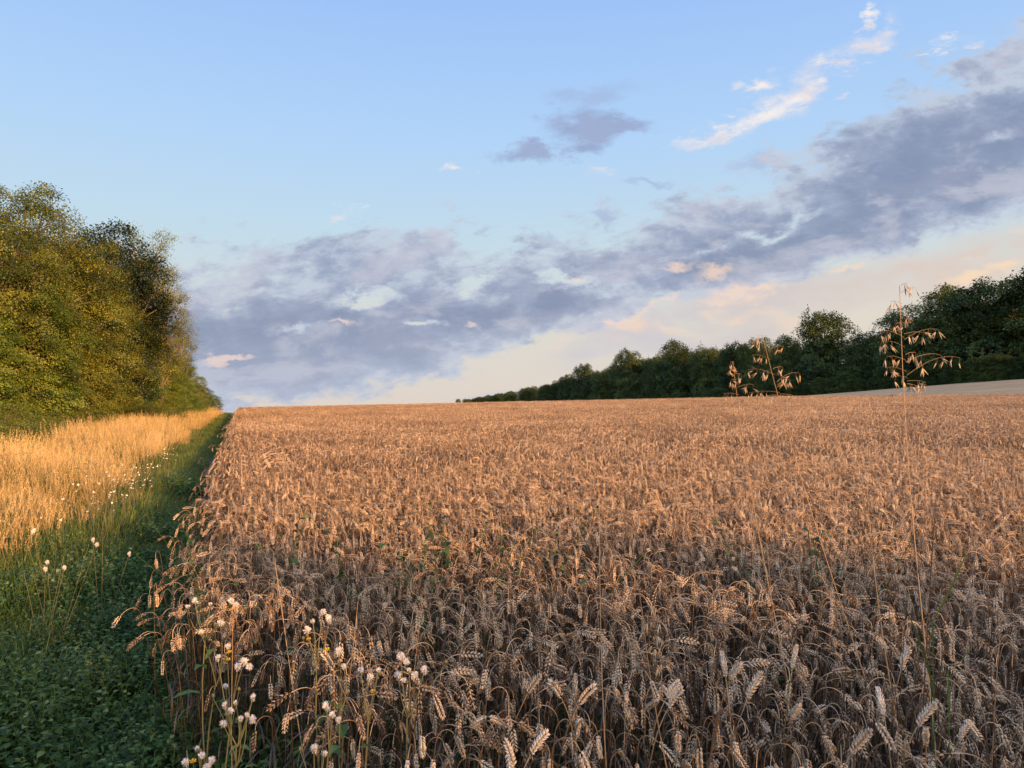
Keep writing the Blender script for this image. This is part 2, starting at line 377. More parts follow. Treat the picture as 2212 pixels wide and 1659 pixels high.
# ------------------------------------------------------------------ wheat
G_hi = teardrop(5, [(.18, .19), (.45, .23), (.75, .12)])
G_mid = teardrop(4, [(.3, .24), (.68, .15)])
def stalk_curve(h, lean, bend, L_bend, L_ear, r):
    """points in the XZ plane: stem, bent neck, ear; returns points and the index where the ear starts"""
    seg = [(h, 7), (L_bend, 8), (L_ear, 8)]
    P = [np.zeros(3)]; th = lean*.3
    for q, (L, n) in enumerate(seg):
        for i in range(n):
            f = (i+.5)/n
            if q == 0: th = lean*(.3+.7*f)+.03*math.sin(f*5+r*9)
            elif q == 1: th = lean+(bend-lean)*(f*f*(3-2*f))
            else: th = bend+.35*f*(1 if bend < 2.6 else .1)
            P.append(P[-1]+np.array((math.sin(th), 0, math.cos(th)))*L/n)
    return np.array(P), 15
def ear_parts(P, detail, tint):
    """grains in two ranks along the curve P"""
    mb = MB(); d = np.linalg.norm(np.diff(P, axis=0), axis=1); cs = np.concatenate([[0], np.cumsum(d)])
    K = {'hi': 16, 'mid': 12, 'low': 10}[detail]
    f = np.linspace(.02, .93, K)*cs[-1]
    Q = np.stack([np.interp(f, cs, P[:, i]) for i in range(3)], -1)
    Tn = nrm(np.stack([np.interp(f+.004, cs, P[:, i]) for i in range(3)], -1)-np.stack([np.interp(f-.004, cs, P[:, i]) for i in range(3)], -1))
    tw = rng.uniform(0, 6.28)
    Bn = np.cross(Tn, (0, 1, 0)); Cn = np.broadcast_to(np.array((0., 1, 0)), Bn.shape)
    sd = (np.where(np.arange(K) % 2, 1., -1.))[:, None]
    A = (Bn*math.cos(tw)+Cn*math.sin(tw))*sd; Bp = (Cn*math.cos(tw)-Bn*math.sin(tw))
    env = (.72+.5*np.sin(np.linspace(.35, 2.9, K)))[:, None]
    G = G_hi if detail == 'hi' else G_mid
    offs = {'hi': (-1, 0, 1), 'mid': (-1, 1), 'low': (0,)}[detail]
    for o in offs:
        D = nrm(Tn*1.0+A*(.58 if o else .45)+Bp*o*.42+rng.normal(size=Q.shape)*.10)
        R = frames(D); Ls = {'hi': .0108, 'mid': .0118, 'low': .0150}[detail]*env*rng.uniform(.85, 1.15, (K, 1))
        wd = {'hi': .95, 'mid': .86, 'low': 1.0}[detail]
        R = R*np.stack([Ls*wd, Ls*wd, Ls], -1)
        mb.inst(G[0], G[1], G[2], R, Q+A*.0018+Bp*o*.0016, np.clip(tint+rng.normal(0, .09, K), 0, 1))
    # tip grains
    D = nrm(Tn[-1:]+rng.normal(size=(2, 3))*.2); mb.inst(G[0], G[1], G[2], frames(D)*(.013), np.repeat(P[-1:]-Tn[-1:]*.006, 2, 0), tint)
    return mb
def make_stalk(detail, h=None, bend=None, lean=None):
    """separate mesh builders: stem, ear, leaf"""
    r = rng.random()
    h = h or rng.uniform(.64, .74)
    if bend is None: bend = rng.choice([rng.uniform(2.6, 3.15), rng.uniform(2.0, 2.6), rng.uniform(.9, 1.9)], p=[.66, .24, .10])
    lean = (rng.uniform(.0, .26) if rng.random() < .88 else rng.uniform(.28, .42)) if lean is None else lean
    P, k = stalk_curve(h, lean, bend, rng.uniform(.07, .13), rng.uniform(.052, .071), r)
    tint = rng.uniform(.25, .85)
    st_ = MB(); sub = P[:k+1:1] if detail != 'low' else P[[0, 4, 7, 9, 11, 13, 15]]
    rr = np.linspace(.0019, .0011, len(sub))*(1.0 if detail != 'low' else 1.15)
    tube(st_, sub, rr, 4 if detail == 'hi' else 3, np.clip(.06+.72*np.linspace(0, 1, len(sub))**2.2+rng.uniform(-.06, .1), 0, 1).repeat(4 if detail == 'hi' else 3))  # stem tinted darker towards the foot, painting in the shade low in the crop
    ea = ear_parts(P[k:], detail, tint)
    lfs = []
    for q in range({'hi': 1, 'mid': 1, 'low': 1}[detail]):
        lf = MB(); lfs.append(lf)
        f = rng.uniform(.35, .92); b = P[int(f*7)]; a = rng.uniform(0, 6.28); L = rng.uniform(.08, .18)
        n = 6 if detail != 'low' else 4; s_ = np.linspace(0, 1, n)
        out_ = L*np.sin(s_*rng.uniform(1.2, 2.4)); zz = L*(.5*s_-rng.uniform(.7, 1.5)*s_**2)
        PP = b+np.stack([np.cos(a)*out_, np.sin(a)*out_, zz], -1)
        ribbon(lf, PP, np.array([.004]+[.006]*(n-2)+[.001]), (-math.sin(a)+.3, math.cos(a), .4*math.sin(q+1)), rng.uniform(.1, .75))
    return st_, ea, lfs

# library of single stalks for the instanced crop
LIB = bpy.data.collections.new('crop_library')
def lib_add(col, name, me):
    o = bpy.data.objects.new(name, me); col.objects.link(o); return o
def stalk_mesh(name, detail, **k):
    a, b, c = make_stalk(detail, **k); m = MB()
    for q in (a, *c):
        if q is not a: q.T = [t*.5 for t in q.T]          # leaves darkened: shade between the stalks put into the tint
        m.merge(q)
    m.merge(b); return m.mesh(name, M['wfar'])
NV = 28
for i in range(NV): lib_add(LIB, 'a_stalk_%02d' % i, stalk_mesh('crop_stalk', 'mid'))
def rz_m(a): c, s_ = math.cos(a), math.sin(a); return np.array(((c, -s_, 0), (s_, c, 0), (0, 0, 1)))
def tile(detail, n, size):
    protos = [make_stalk(detail) for _ in range(30)]
    m = MB()
    for p in protos:
        for q in p[2]: q.T = [t*.5 for t in q.T]  # leaf tint halved here too, for the painted dark gaps
    for _ in range(n):
        a = rng.normal(0.0, 1.25) if rng.random() < .7 else rng.uniform(0, 6.28)
        s_ = rng.uniform(.86, 1.1); R = rz_m(a)*s_; o = (*(rng.uniform(-size/2, size/2, 2)), 0)
        dt = rng.normal(0, .12)
        pr = protos[rng.integers(30)]
        for q in (pr[0], pr[1], *pr[2]):
            k = len(m.T); m.merge(q, R, o)
            for j in range(k, len(m.T)): m.T[j] = np.clip(m.T[j]+dt, 0, 1)
    return m.mesh('crop_tile', M['wfar'])
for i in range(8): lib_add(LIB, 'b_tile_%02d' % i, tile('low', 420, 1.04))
def scatter(name, lib, P, Rt, Sc, Ix, mat=None):
    me = bpy.data.meshes.new(name); P = np.asarray(P, float); n = len(P)
    me.vertices.add(n); me.vertices.foreach_set('co', P.astype(np.float32).ravel())
    a = me.attributes.new('rot', 'FLOAT_VECTOR', 'POINT'); a.data.foreach_set('vector', np.asarray(Rt, np.float32).ravel())
    a = me.attributes.new('scl', 'FLOAT_VECTOR', 'POINT'); a.data.foreach_set('vector', np.asarray(Sc, np.float32).ravel())
    a = me.attributes.new('idx', 'INT', 'POINT'); a.data.foreach_set('value', np.asarray(Ix, np.int32))
    if mat: me.materials.append(mat)
    o = bpy.data.objects.new(name, me); COL.objects.link(o)
    ng = bpy.data.node_groups.new(name+'_nodes', 'GeometryNodeTree')
    ng.interface.new_socket('Geometry', in_out='INPUT', socket_type='NodeSocketGeometry')
    ng.interface.new_socket('Geometry', in_out='OUTPUT', socket_type='NodeSocketGeometry')
    N = ng.nodes; L = ng.links
    gi = N.new('NodeGroupInput'); go = N.new('NodeGroupOutput'); ip = N.new('GeometryNodeInstanceOnPoints')
    ci = N.new('GeometryNodeCollectionInfo'); ci.inputs['Collection'].default_value = lib
    ci.inputs['Separate Children'].default_value = True; ci.inputs['Reset Children'].default_value = True
    def na(nm, ty):
        q = N.new('GeometryNodeInputNamedAttribute'); q.data_type = ty; q.inputs['Name'].default_value = nm
        return q.outputs['Attribute']
    er = N.new('FunctionNodeEulerToRotation'); L.new(na('rot', 'FLOAT_VECTOR'), er.inputs[0])
    L.new(gi.outputs[0], ip.inputs['Points']); L.new(ci.outputs[0], ip.inputs['Instance'])
    ip.inputs['Pick Instance'].default_value = True
    L.new(na('idx', 'INT'), ip.inputs['Instance Index']); L.new(er.outputs[0], ip.inputs['Rotation']); L.new(na('scl', 'FLOAT_VECTOR'), ip.inputs['Scale'])
    L.new(ip.outputs[0], go.inputs[0])
    md = o.modifiers.new('scatter', 'NODES'); md.node_group = ng
    return o

# near rows: 300 stalks that are things of their own, then single instanced stalks, then tiles of crop
def near_ok(x, y):
    s, t = st(x, y)
    lim = np.where(y < 2.9, -.17-(y-1.6)*.66, -10.)
    return (s > -.17) & (y > 1.52) & (x > lim)
dens = 420
def pts_rect(x0, x1, y0, y1, d):
    n = int((x1-x0)*(y1-y0)*d); return rng.uniform(x0, x1, n), rng.uniform(y0, y1, n)
X, Y = pts_rect(-9, 9, 1.5, 10.2, dens)
s_, t_ = st(X, Y)
k = near_ok(X, Y) & (np.abs(X) < .70*Y+.5) & (t_ < 9.2+np.clip(s_, 0, 9)*0)
X, Y = X[k], Y[k]
o_ = np.argsort(np.hypot(X, Y)+3*(np.abs(X) > .70*Y)); X, Y = X[o_], Y[o_]
NI = 300
protoN = []
for i in range(24):
    bd = rng.uniform(2.55, 3.15) if i < 16 else (rng.uniform(2.0, 2.5) if i < 22 else rng.uniform(.3, .6))
    a, b, c = make_stalk('hi', bend=bd)
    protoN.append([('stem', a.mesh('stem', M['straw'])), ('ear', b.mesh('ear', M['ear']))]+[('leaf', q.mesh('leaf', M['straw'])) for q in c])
def yaw(n): return np.where(rng.random(n) < .62, rng.normal(-.15, 1.0, n), rng.uniform(0, 6.28, n))
yw = yaw(NI)
for i in range(NI):
    kd = rng.integers(24); ms = protoN[kd]
    r = empty('wheat_stalk', (X[i], Y[i], float(ground_z(X[i], Y[i]))), float(yw[i]))
    k = rng.uniform(.88, 1.1); r.scale = (k, k, k)
    px = 512+F*X[i]/Y[i]; zone = 'left' if px < 430 else ('middle' if px < 730 else 'right')
    pose = ('with its ear hanging straight down', 'with its ear arching sideways', 'with its ear still nearly upright')[0 if kd < 16 else (1 if kd < 22 else 2)]
    tag(r, 'ripe wheat stalk '+pose+', in the nearest shaded rows, '+zone+' third', 'wheat', 'nearest wheat stalks '+pose+', '+zone)
    for nm, me in ms:
        c = bpy.data.objects.new(nm, me); COL.objects.link(c); c.parent = r
X, Y = X[NI:], Y[NI:]
P = [np.stack([X, Y, ground_z(X, Y)], -1)]; n = len(X)
R_ = [np.stack([rng.normal(0, .05, n), rng.normal(0, .05, n), yaw(n)], -1)]
sc = rng.uniform(.86, 1.1, n); S_ = [np.stack([sc]*3, -1)]; I_ = [rng.integers(0, NV, n)]
# ragged left margin
n = 1150; t = 1.8+rng.random(n)**1.6*70; s = -.14+rng.normal(-.02, .09, n); x, y = xy(s, t); k = near_ok(x, np.where(y > 3, y, y)) | (y > 3.0); x, y = x[k], y[k]; n = len(x)
P.append(np.stack([x, y, ground_z(x, y)], -1)); R_.append(np.stack([rng.normal(0, .05, n), rng.normal(0, .05, n), rng.normal(3.0, 1.0, n)], -1))
sc = rng.uniform(.85, 1.06, n); S_.append(np.stack([sc]*3, -1)); I_.append(rng.integers(0, NV, n))
# tiles
Sg, Tg = np.meshgrid(np.arange(.34, sR, 1.0), np.arange(0, 125, 1.0)); s = Sg.ravel(); t = Tg.ravel(); x, y = xy(s, t)
k = (t > 9.6) & (np.abs(x) < .72*y+2) | ((y > 10.2) & (t <= 9.6) & (np.abs(x) < .72*y+2))
x, y = x[k], y[k]; n = len(x)
P.append(np.stack([x, y, ground_z(x, y)], -1)); ang = math.atan2(EN[1], EN[0])
R_.append(np.stack([np.zeros(n), np.zeros(n), ang+rng.choice([0, -.0, math.pi], n)], -1))
S_.append(np.stack([np.ones(n)*1.02, np.ones(n)*1.02, rng.uniform(.94, 1.04, n)], -1)); I_.append(NV+rng.integers(0, 8, n))
wheat = scatter('wheat_crop', LIB, np.concatenate(P), np.concatenate(R_), np.concatenate(S_), np.concatenate(I_))
tag(wheat, 'ripe golden wheat crop covering the whole field up to its crest', 'wheat crop', kind='stuff')

# ------------------------------------------------------------------ grasses and ground cover of the verge
GL = bpy.data.collections.new('grass_library')
def dry_tuft(nb, h, spread, seed_p=.6):
    m = MB(); m.smooth = False
    for _ in range(nb):
        a = rng.uniform(0, 6.28); b = np.array((*(rng.normal(0, spread, 2)), 0)); L = h*rng.uniform(.65, 1.1); ln = rng.uniform(.03, .3)
        f = np.linspace(0, 1, 6); d = np.array((math.cos(a), math.sin(a), 0))
        PP = b+d*(L*ln*f**1.6)[:, None]+np.array((0, 0, 1))*(L*(f-.12*ln*f**3))[:, None]
        ti = rng.uniform(.35, .8)
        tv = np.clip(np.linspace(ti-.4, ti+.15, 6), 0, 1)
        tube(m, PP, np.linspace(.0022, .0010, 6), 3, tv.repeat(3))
        if rng.random() < seed_p:                       # seed head
            q = rng.integers(10, 18); u_ = np.linspace(.72, 1.0, q); Q = np.stack([np.interp(u_, f, PP[:, i]) for i in range(3)], -1)
            D = nrm(np.array((0, 0, 1.0))+rng.normal(0, .45, (q, 3)))
            V, F4, F3 = teardrop(3, [(.4, .16)]); m.inst(V, F4, F3, frames(D)*.024, Q+rng.normal(0, .005, (q, 3)), ti+.25)
        if rng.random() < .55:
            a2 = rng.uniform(0, 6.28); d2 = np.array((math.cos(a2), math.sin(a2), 0)); LL = rng.uniform(.15, .35); z0 = rng.uniform(0, .35)*h
            g = np.linspace(0, 1, 6); QQ = b+d2*(LL*.6*g)[:, None]+np.array((0, 0, 1))*(z0+LL*(1.0*g-.9*g*g))[:, None]
            ribbon(m, QQ, np.array([.004, .006, .006, .005, .003, .001]), (-d2[1], d2[0], .2), rng.uniform(.0, .6))
    return m.mesh('dry_tuft', M['dry'])
def green_tuft(nb, h, spread):
    m = MB()
    for _ in range(nb):
        a = rng.uniform(0, 6.28); b = np.array((*(rng.normal(0, spread, 2)), 0)); d = np.array((math.cos(a), math.sin(a), 0)); L = h*rng.uniform(.5, 1.2)
        g = np.linspace(0, 1, 6); ln = rng.uniform(.2, .9); Q = b+d*(L*ln*g**1.5)[:, None]+np.array((0, 0, 1))*(L*(g-.45*ln*g**2.2))[:, None]
        ribbon(m, Q, np.array([.005, .007, .007, .006, .004, .001]), (-d[1], d[0], .15), rng.uniform(0, .9))
    return m.mesh('green_tuft', M['green_grass'])
def leaf_base(k='ovate'):
    prof = {'ovate': [(0, .02), (.15, .3), (.4, .42), (.7, .28), (1, 0)], 'narrow': [(0, .02), (.2, .13), (.5, .16), (.8, .09), (1, 0)]}[k]
    V = []; F = []
    for i, (z, w) in enumerate(prof):
        zz = .12*math.sin(z*3)-.22*z*z; V += [(z, -w, zz+.18*w), (z, 0, zz), (z, w, zz+.18*w)]
        if i: b = (i-1)*3; F += [(b, b+1, b+4, b+3), (b+1, b+2, b+5, b+4)]
    return np.array(V, float), F
def weed_patch(nstem, h, size, lf='ovate', ll=.045):
    m = MB(); V, F = leaf_base(lf)
    for _ in range(nstem):
        b = np.array((*(rng.uniform(-size/2, size/2, 2)), 0)); hh = h*rng.uniform(.45, 1.15); tip = b+np.array((*(rng.normal(0, hh*.35, 2)), hh))
        n = rng.integers(6, 12); f = np.linspace(.25, 1, n)[:, None]; P_ = b+(tip-b)*f
        tube(m, b+(tip-b)*np.linspace(0, 1, 3)[:, None], .0018, 3, .55)
        a = np.arange(n)*2.4+rng.uniform(0, 6.28); D = np.stack([np.cos(a), np.sin(a), rng.uniform(-.25, .6, n)], -1); D = nrm(D)
        Z = nrm(np.array((0, 0, 1.0))+rng.normal(0, .28, (n, 3))); Yx = nrm(np.cross(Z, D)); Zx = np.cross(D, Yx)
        sz = ll*rng.uniform(.5, 1.3, n)*(1.1-.45*f[:, 0]); R = np.stack([D, Yx, Zx], -1)*sz[:, None, None]
        m.inst(V, F, None, R, P_, np.clip(rng.normal(.45, .25)+rng.normal(0, .2, n), 0, 1))
    return m.mesh('weed_patch', M['weed'])
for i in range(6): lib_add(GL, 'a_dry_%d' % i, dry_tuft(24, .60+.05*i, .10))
for i in range(4): lib_add(GL, 'b_green_%d' % i, green_tuft(60, .28, .07))
WL = bpy.data.collections.new('weed_library')
for i in range(4): lib_add(WL, 'a_weed_%d' % i, weed_patch(62, .15+.04*i, .42, 'ovate', (.024, .03, .036, .045)[i]))
for i in range(2): lib_add(WL, 'b_weed_%d' % i, weed_patch(60, .22, .42, 'narrow', .06))
def place(s, t):
    x, y = xy(s, t); k = (np.abs(x) < .72*y+1.0) & (y > 1.6); return x[k], y[k], s[k]
# tall dry grass
def patchy(x, y):
    return (np.sin(x*1.7+y*.6+1)+np.sin(x*.8-y*1.1+2)+np.sin(x*3.1+y*2.3)*.6+np.sin(y*.35+x*.5)*.8)/3.4
n = 21000; t = 1.5+rng.random(n)**1.45*82; s = -1.0-rng.random(n)*11
edge = -1.75-.22*np.sin(t*.9)-.25*np.sin(t*.37+1)-np.clip(7.5-t, 0, 6)*.42
x, y = xy(s, t); pa = patchy(x, y)
scrub = np.where(t < 34, -4.2-np.clip(t-15, 0, 19)*.07, -5.53+np.clip(t-34, 0, 50)*.05)
k = (s < edge) & (s > scrub) & (rng.random(n) < np.clip(.35+(edge-s)*.9+pa*.85, 0, 1)*np.where(t < 5.5, .45, 1)); x, y, s = place(s[k], t[k]); n = len(x)
sc = rng.uniform(.5, 1.2, n)*(1+.38*patchy(x*.7, y*.7))*np.clip(.72+(-1.3-s)*.35, .72, 1)
n2 = 70; t2 = rng.uniform(1.8, 6.5, n2); s2 = rng.uniform(-3.6, -1.3, n2); x2, y2 = xy(s2, t2); x = np.r_[x, x2]; y = np.r_[y, y2]; sc = np.r_[sc, rng.uniform(.4, .7, n2)]; n = len(x)
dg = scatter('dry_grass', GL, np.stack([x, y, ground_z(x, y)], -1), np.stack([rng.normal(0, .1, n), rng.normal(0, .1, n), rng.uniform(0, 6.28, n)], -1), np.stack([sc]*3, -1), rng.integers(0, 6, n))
tag(dg, 'tall sunlit golden dry grass between the track and the left trees', 'grass', kind='stuff')
# green grass of the margin
n = 34000; t = 1.5+rng.random(n)**1.35*85; s = -.30-np.where(rng.random(n) < .68, rng.gamma(2.0, .55, n), rng.uniform(1, 9, n)); x, y = xy(s, t)
k = (s > -9.5) & (rng.random(n) < np.where(s > -.85, np.where((t > 12) & (t < 24), .06, .45), np.where(s > -3, 1.0, np.clip(.45+patchy(x*1.3+3, y*.9), 0, 1)))); x, y, s = place(s[k], t[k]); n = len(x)
sc = rng.uniform(.45, 1.05, n)*np.where(s < -1.1, 1.35+.6*patchy(x, y)+.6*(s < -2.5), .62)*np.where(y < 6, .6, 1)
gg = scatter('green_grass', GL, np.stack([x, y, ground_z(x, y)], -1), np.stack([rng.normal(0, .15, n), rng.normal(0, .15, n), rng.uniform(0, 6.28, n)], -1), np.stack([sc]*3, -1), rng.integers(6, 10, n))
tag(gg, 'short green grass growing along the shaded track', 'grass', kind='stuff')
# leafy weeds
n = 3000; t = 1.2+rng.random(n)*14; s = rng.uniform(-4.6, -.35, n)
q_ = rng.random(n) < .22; t = np.where(q_, rng.uniform(14, 40, n), t); s = np.where(q_, -4.4-np.clip(t-15, 0, 19)*.07-rng.random(n)*3.5, s)
x, y = xy(s, t)
k = (rng.random(n) < np.where((s > -.9) & (t > 5), np.where(t < 12, .7, .12), 1.0)*np.where((t > 8) & (s > -4.3), .35, 1.0)); x, y, s = place(s[k], t[k])
x2, y2 = pts_rect(-1.8, 0.6, 1.4, 3.8, 26); x = np.r_[x, x2]; y = np.r_[y, y2]; n = len(x)
sc = rng.uniform(.5, 1.2, n)*np.where(y > 12, 1.7, 1); sz = sc*np.clip(.85+.6*patchy(x*2.2, y*2.2), .35, 1.6)
wd = scatter('leafy_weeds', WL, np.stack([x, y, ground_z(x, y)], -1), np.stack([rng.normal(0, .08, n), rng.normal(0, .08, n), rng.uniform(0, 6.28, n)], -1), np.stack([sc, sc, sz], -1), rng.integers(0, 6, n))
tag(wd, 'low dark green leafy weeds covering the shaded track', 'weeds', kind='stuff')

# ------------------------------------------------------------------ trees
LV = np.array([(0, 0, 0), (.35, .32, .05), (0, 0, 1), (-.35, .32, .05)], float)
LEAFQ = (np.array([(0, 0, 0), (.42, .08, .45), (0, -.05, 1), (-.42, .08, .45)], float), [(0, 1, 2, 3)])
def make_tree(H, R, base, nl, clumps, leaves, leaf, mat, seed, droop=.3, lobe=.40, airy=False, clump_r=.38, top=.5, flat=.6):
    """lobed crown of leaf clumps with limbs: returns (trunk mesh, crown mesh)"""
    global rng
    keep = rng; rng = np.random.default_rng(seed)
    tr = MB(); cr = MB(); cr.smooth = False
    tp = np.array([(0, 0, 0), (.02*H, .01*H, .25*H), (-.01*H, .02*H, .55*H), (.01*H, 0, .85*H)])
    tube(tr, tp+rng.normal(0, .01*H, tp.shape)*np.array([[0], [1], [1], [1]]), np.array([.022, .016, .011, .004])*H, 7, .5)
    hs = base+(1-base)*(np.arange(nl)+.5)/nl; az = np.arange(nl)*2.399+rng.uniform(0, 6)
    prof = np.sin(np.clip((hs-base)/(1-base), 0, 1)*(math.pi*(1-top*.45))+top*.55)**.8
    Lc = []; Lr = []
    for i in range(nl):
        r = R*prof[i]*rng.uniform(.45, .85); lr = R*lobe*rng.uniform(.75, 1.25)
        c = np.array((math.cos(az[i])*r, math.sin(az[i])*r, hs[i]*H-lr*.3*(hs[i] > .8))); Lc.append(c); Lr.append(lr)
        a0 = np.array((0, 0, max(.12, hs[i]*.62)*H)); mid = (a0+c)/2+rng.normal(0, .05*R, 3)+np.array((0, 0, .06*H)); f = np.linspace(0, 1, 7)[:, None]
        B = (1-f)**2*a0+2*f*(1-f)*mid+f*f*c
        tube(tr, B, np.linspace(.0075, .0022, 7)*H, 5, .7)
        for _ in range(5 if airy else 3):
            e = c+nrm(rng.normal(size=3)+np.array((0, 0, .4)))*lr*.95; st0 = B[rng.integers(3, 6)]; g = np.linspace(0, 1, 4)[:, None]
            tube(tr, st0+(e-st0)*g+np.array((0, 0, .12*lr))*np.sin(g*3.14), np.linspace(.0026, .0009, 4)*H, 3, .9)
    for c, lr in zip(Lc, Lr):
        n = int(clumps*rng.uniform(.8, 1.2)); D = nrm(rng.normal(size=(n, 3))+np.array((0, 0, .55)))
        rr = lr*rng.uniform(.80, 1.12, (n, 1)) if not airy else lr*rng.uniform(.2, 1.15, (n, 1))
        cc = c+D*rr*np.array((1, 1, .85)); ok = cc[:, 2] > .0*H+.15; cc = cc[ok]; D = D[ok]; n = len(cc)
        ct = rng.normal(.48, .24, n)+rng.normal(0, .12)
        out_ = nrm(cc-np.array((0, 0, H*.45)))
        m_ = leaves; N_ = n*m_
        sp = rng.normal(size=(N_, 3))*clump_r*np.array((1, 1, flat))*.6; oo = np.repeat(out_, m_, 0)
        rad_ = np.linalg.norm(sp[:, :2], axis=1, keepdims=True)
        pos = np.repeat(cc, m_, 0)+sp-np.array((0, 0, 1))*droop*rad_**1.5
        hang = nrm(oo*.7+nrm(sp)*.8+np.array((0, 0, -droop*1.3))+rng.normal(0, .45, (N_, 3)))
        nn_ = nrm(oo*.6+np.array((0, 0, .8))+rng.normal(0, .27, (N_, 3)))
        Xa = nrm(np.cross(nn_, hang)); Ya = np.cross(hang, Xa)
        sz = leaf*rng.uniform(.6, 1.3, N_)
        Rm = np.stack([Xa, Ya, hang], -1)*sz[:, None, None]
        cr.inst(LEAFQ[0], LEAFQ[1], None, Rm, pos, np.clip(np.repeat(ct, m_)+rng.normal(0, .06, N_), 0, 1))
    res = (tr.mesh('trunk', M['bark']), cr.mesh('crown', mat)); rng = keep
    return res
def put_tree(name, meshes, x, y, sc, rz, label, cat='tree', group=None, sxy=None, dz=0.0):
    r = empty(name, (x, y, float(ground_z(x, y))-dz), rz); r.scale = (sxy or sc, sxy or sc, sc)
    tag(r, label, cat, group)
    for nm, me in zip(('trunk', 'crown') if cat == 'tree' else ('stem', 'foliage'), meshes):
        c = bpy.data.objects.new(nm, me); COL.objects.link(c); c.parent = r
    return r
def at(px, y): return (px-512)/F*y
# --- left line
LH = {}
LH['ash'] = (10., make_tree(10, 3.7, .05, 44, 15, 120, .085, M['leafA'], 11, .7, .235, clump_r=.42, flat=.42))
LH['ash2'] = (10., make_tree(10, 3.8, .04, 46, 14, 125, .085, M['leafA'], 12, .8, .23, clump_r=.45, flat=.38))
LH['maple'] = (9., make_tree(9, 3.6, .03, 40, 15, 105, .10, M['leafB'], 13, .5, .24, clump_r=.42, flat=.45))
LH['airy'] = (12., make_tree(12, 3.2, .30, 30, 15, 60, .085, M['leafA'], 14, .3, .32, airy=True, clump_r=.42))
LH['yew'] = (11., make_tree(11, 3.2, .15, 24, 30, 40, .13, M['leafD'], 15, .5, .34, clump_r=.4))
LH['bush'] = (3., make_tree(3, 2.0, .05, 14, 26, 40, .085, M['leafB'], 16, .35, .42, clump_r=.28))
LH['bush2'] = (3., make_tree(3, 1.9, .05, 14, 26, 40, .075, M['leafA'], 17, .35, .42, clump_r=.28))
left = [ # px, depth, picture row of the top, kind, label
    (-60, 25, 215, 'maple', 'bright green broadleaf tree cut by the left edge of the photo'),
    (18, 29, 212, 'ash2', 'tall olive ash tree at the near end of the left tree line, crown feathery'),
    (46, 33, 186, 'ash', 'tallest feathery ash tree of the left tree line, bare forked branches near top'),
    (88, 37, 232, 'ash2', 'round topped olive tree just right of the tallest left tree'),
    (104, 43, 228, 'yew', 'dark evergreen tree showing behind the left trees against the sky'),
    (118, 46, 250, 'yew', 'dark evergreen tree behind the thin airy ash'),
    (141, 47, 228, 'airy', 'thin airy ash tree with sky showing through its crown'),
    (161, 50, 266, 'airy', 'second airy ash, lower and right of the thin topmost one'),
    (180, 60, 320, 'airy', 'small airy sapling standing out at the right end of the left trees'),
    (124, 42, 285, 'ash', 'dense olive tree below the dark evergreens in the left line'),
    (142, 47, 306, 'maple', 'dense green tree below the airy ash trees'),
    (158, 53, 324, 'ash2', 'dense drooping tree towards the far end of the left line'),
    (176, 60, 344, 'ash', 'low rounded tree near the far end of the left line'),
    (194, 67, 360, 'maple', 'small tree before last at the far end of the left line'),
    (208, 74, 378, 'ash2', 'last small tree where the left line meets the field crest'),
    (180, 54, 356, 'maple', 'low leafy tree under the small airy sapling'),
    (192, 60, 370, 'maple', 'lowest leafy tree hiding the foot of the airy sapling'),
    (216, 77, 389, 'maple', 'low shrub closing the far end of the left tree line'),
    (223, 86, 396, 'maple', 'tiny last shrub at the field crest on the left'),
    (60, 30, 290, 'maple', 'lower green tree filling the gap under the tallest left tree'),
    (100, 36, 300, 'ash', 'lower olive tree in front of the round topped left tree'),
    (4, 26, 300, 'maple', 'bright leaved low tree at the left edge of the photo'),
    (30, 36, 240, 'yew', 'dark tree deep in the left wood behind the tall ash'),
    (75, 44, 250, 'ash2', 'tree deep in the left wood behind the round topped tree'),
]
for px, y, ty, kd, lab in left:
    x = at(px, y)-(1.2 if kd in ('ash', 'ash2', 'maple') else 0); z = float(ground_z(x, y)); Ht = EYE+(HOR-ty)/F*y-z; h0, ms = LH[kd]
    sc = Ht/h0*.97; wide = min(max(sc*(.8 if kd == 'airy' else 1), .40), 1.25)
    put_tree({'ash': 'ash_tree', 'ash2': 'ash_tree', 'maple': 'maple_tree', 'airy': 'ash_tree', 'yew': 'yew_tree'}[kd], ms, x, y, sc, rng.uniform(0, 6.28), lab, group='trees of the left line', sxy=wide)
bl = ['near the left edge of the photo', 'second from the left edge', 'third from the left edge', 'fourth from the left edge', 'midway along the left tree line', 'just past the middle of the left line',
      'below the airy ash', 'beside the tallest dry grass', 'two bushes before the far bramble', 'next to the far bramble', 'third from the far end', 'second from the far end', 'at the far end of the line']
for i, lab in enumerate(bl):
    t = 27+i*3.9; s = -9.3+.125*(t-25) if t < 75 else -3.2; s = min(s, -3.6); x, y = xy(s+rng.uniform(-.4, .3), t); kd = ('bush', 'bush2')[i % 2]
    sc = rng.uniform(.5, .8)
    put_tree('bush', LH[kd][1], x, y, sc, rng.uniform(0, 6.28), 'green bush under the left trees, '+lab, 'bush', 'bushes at the foot of the left trees', sxy=sc*1.25)
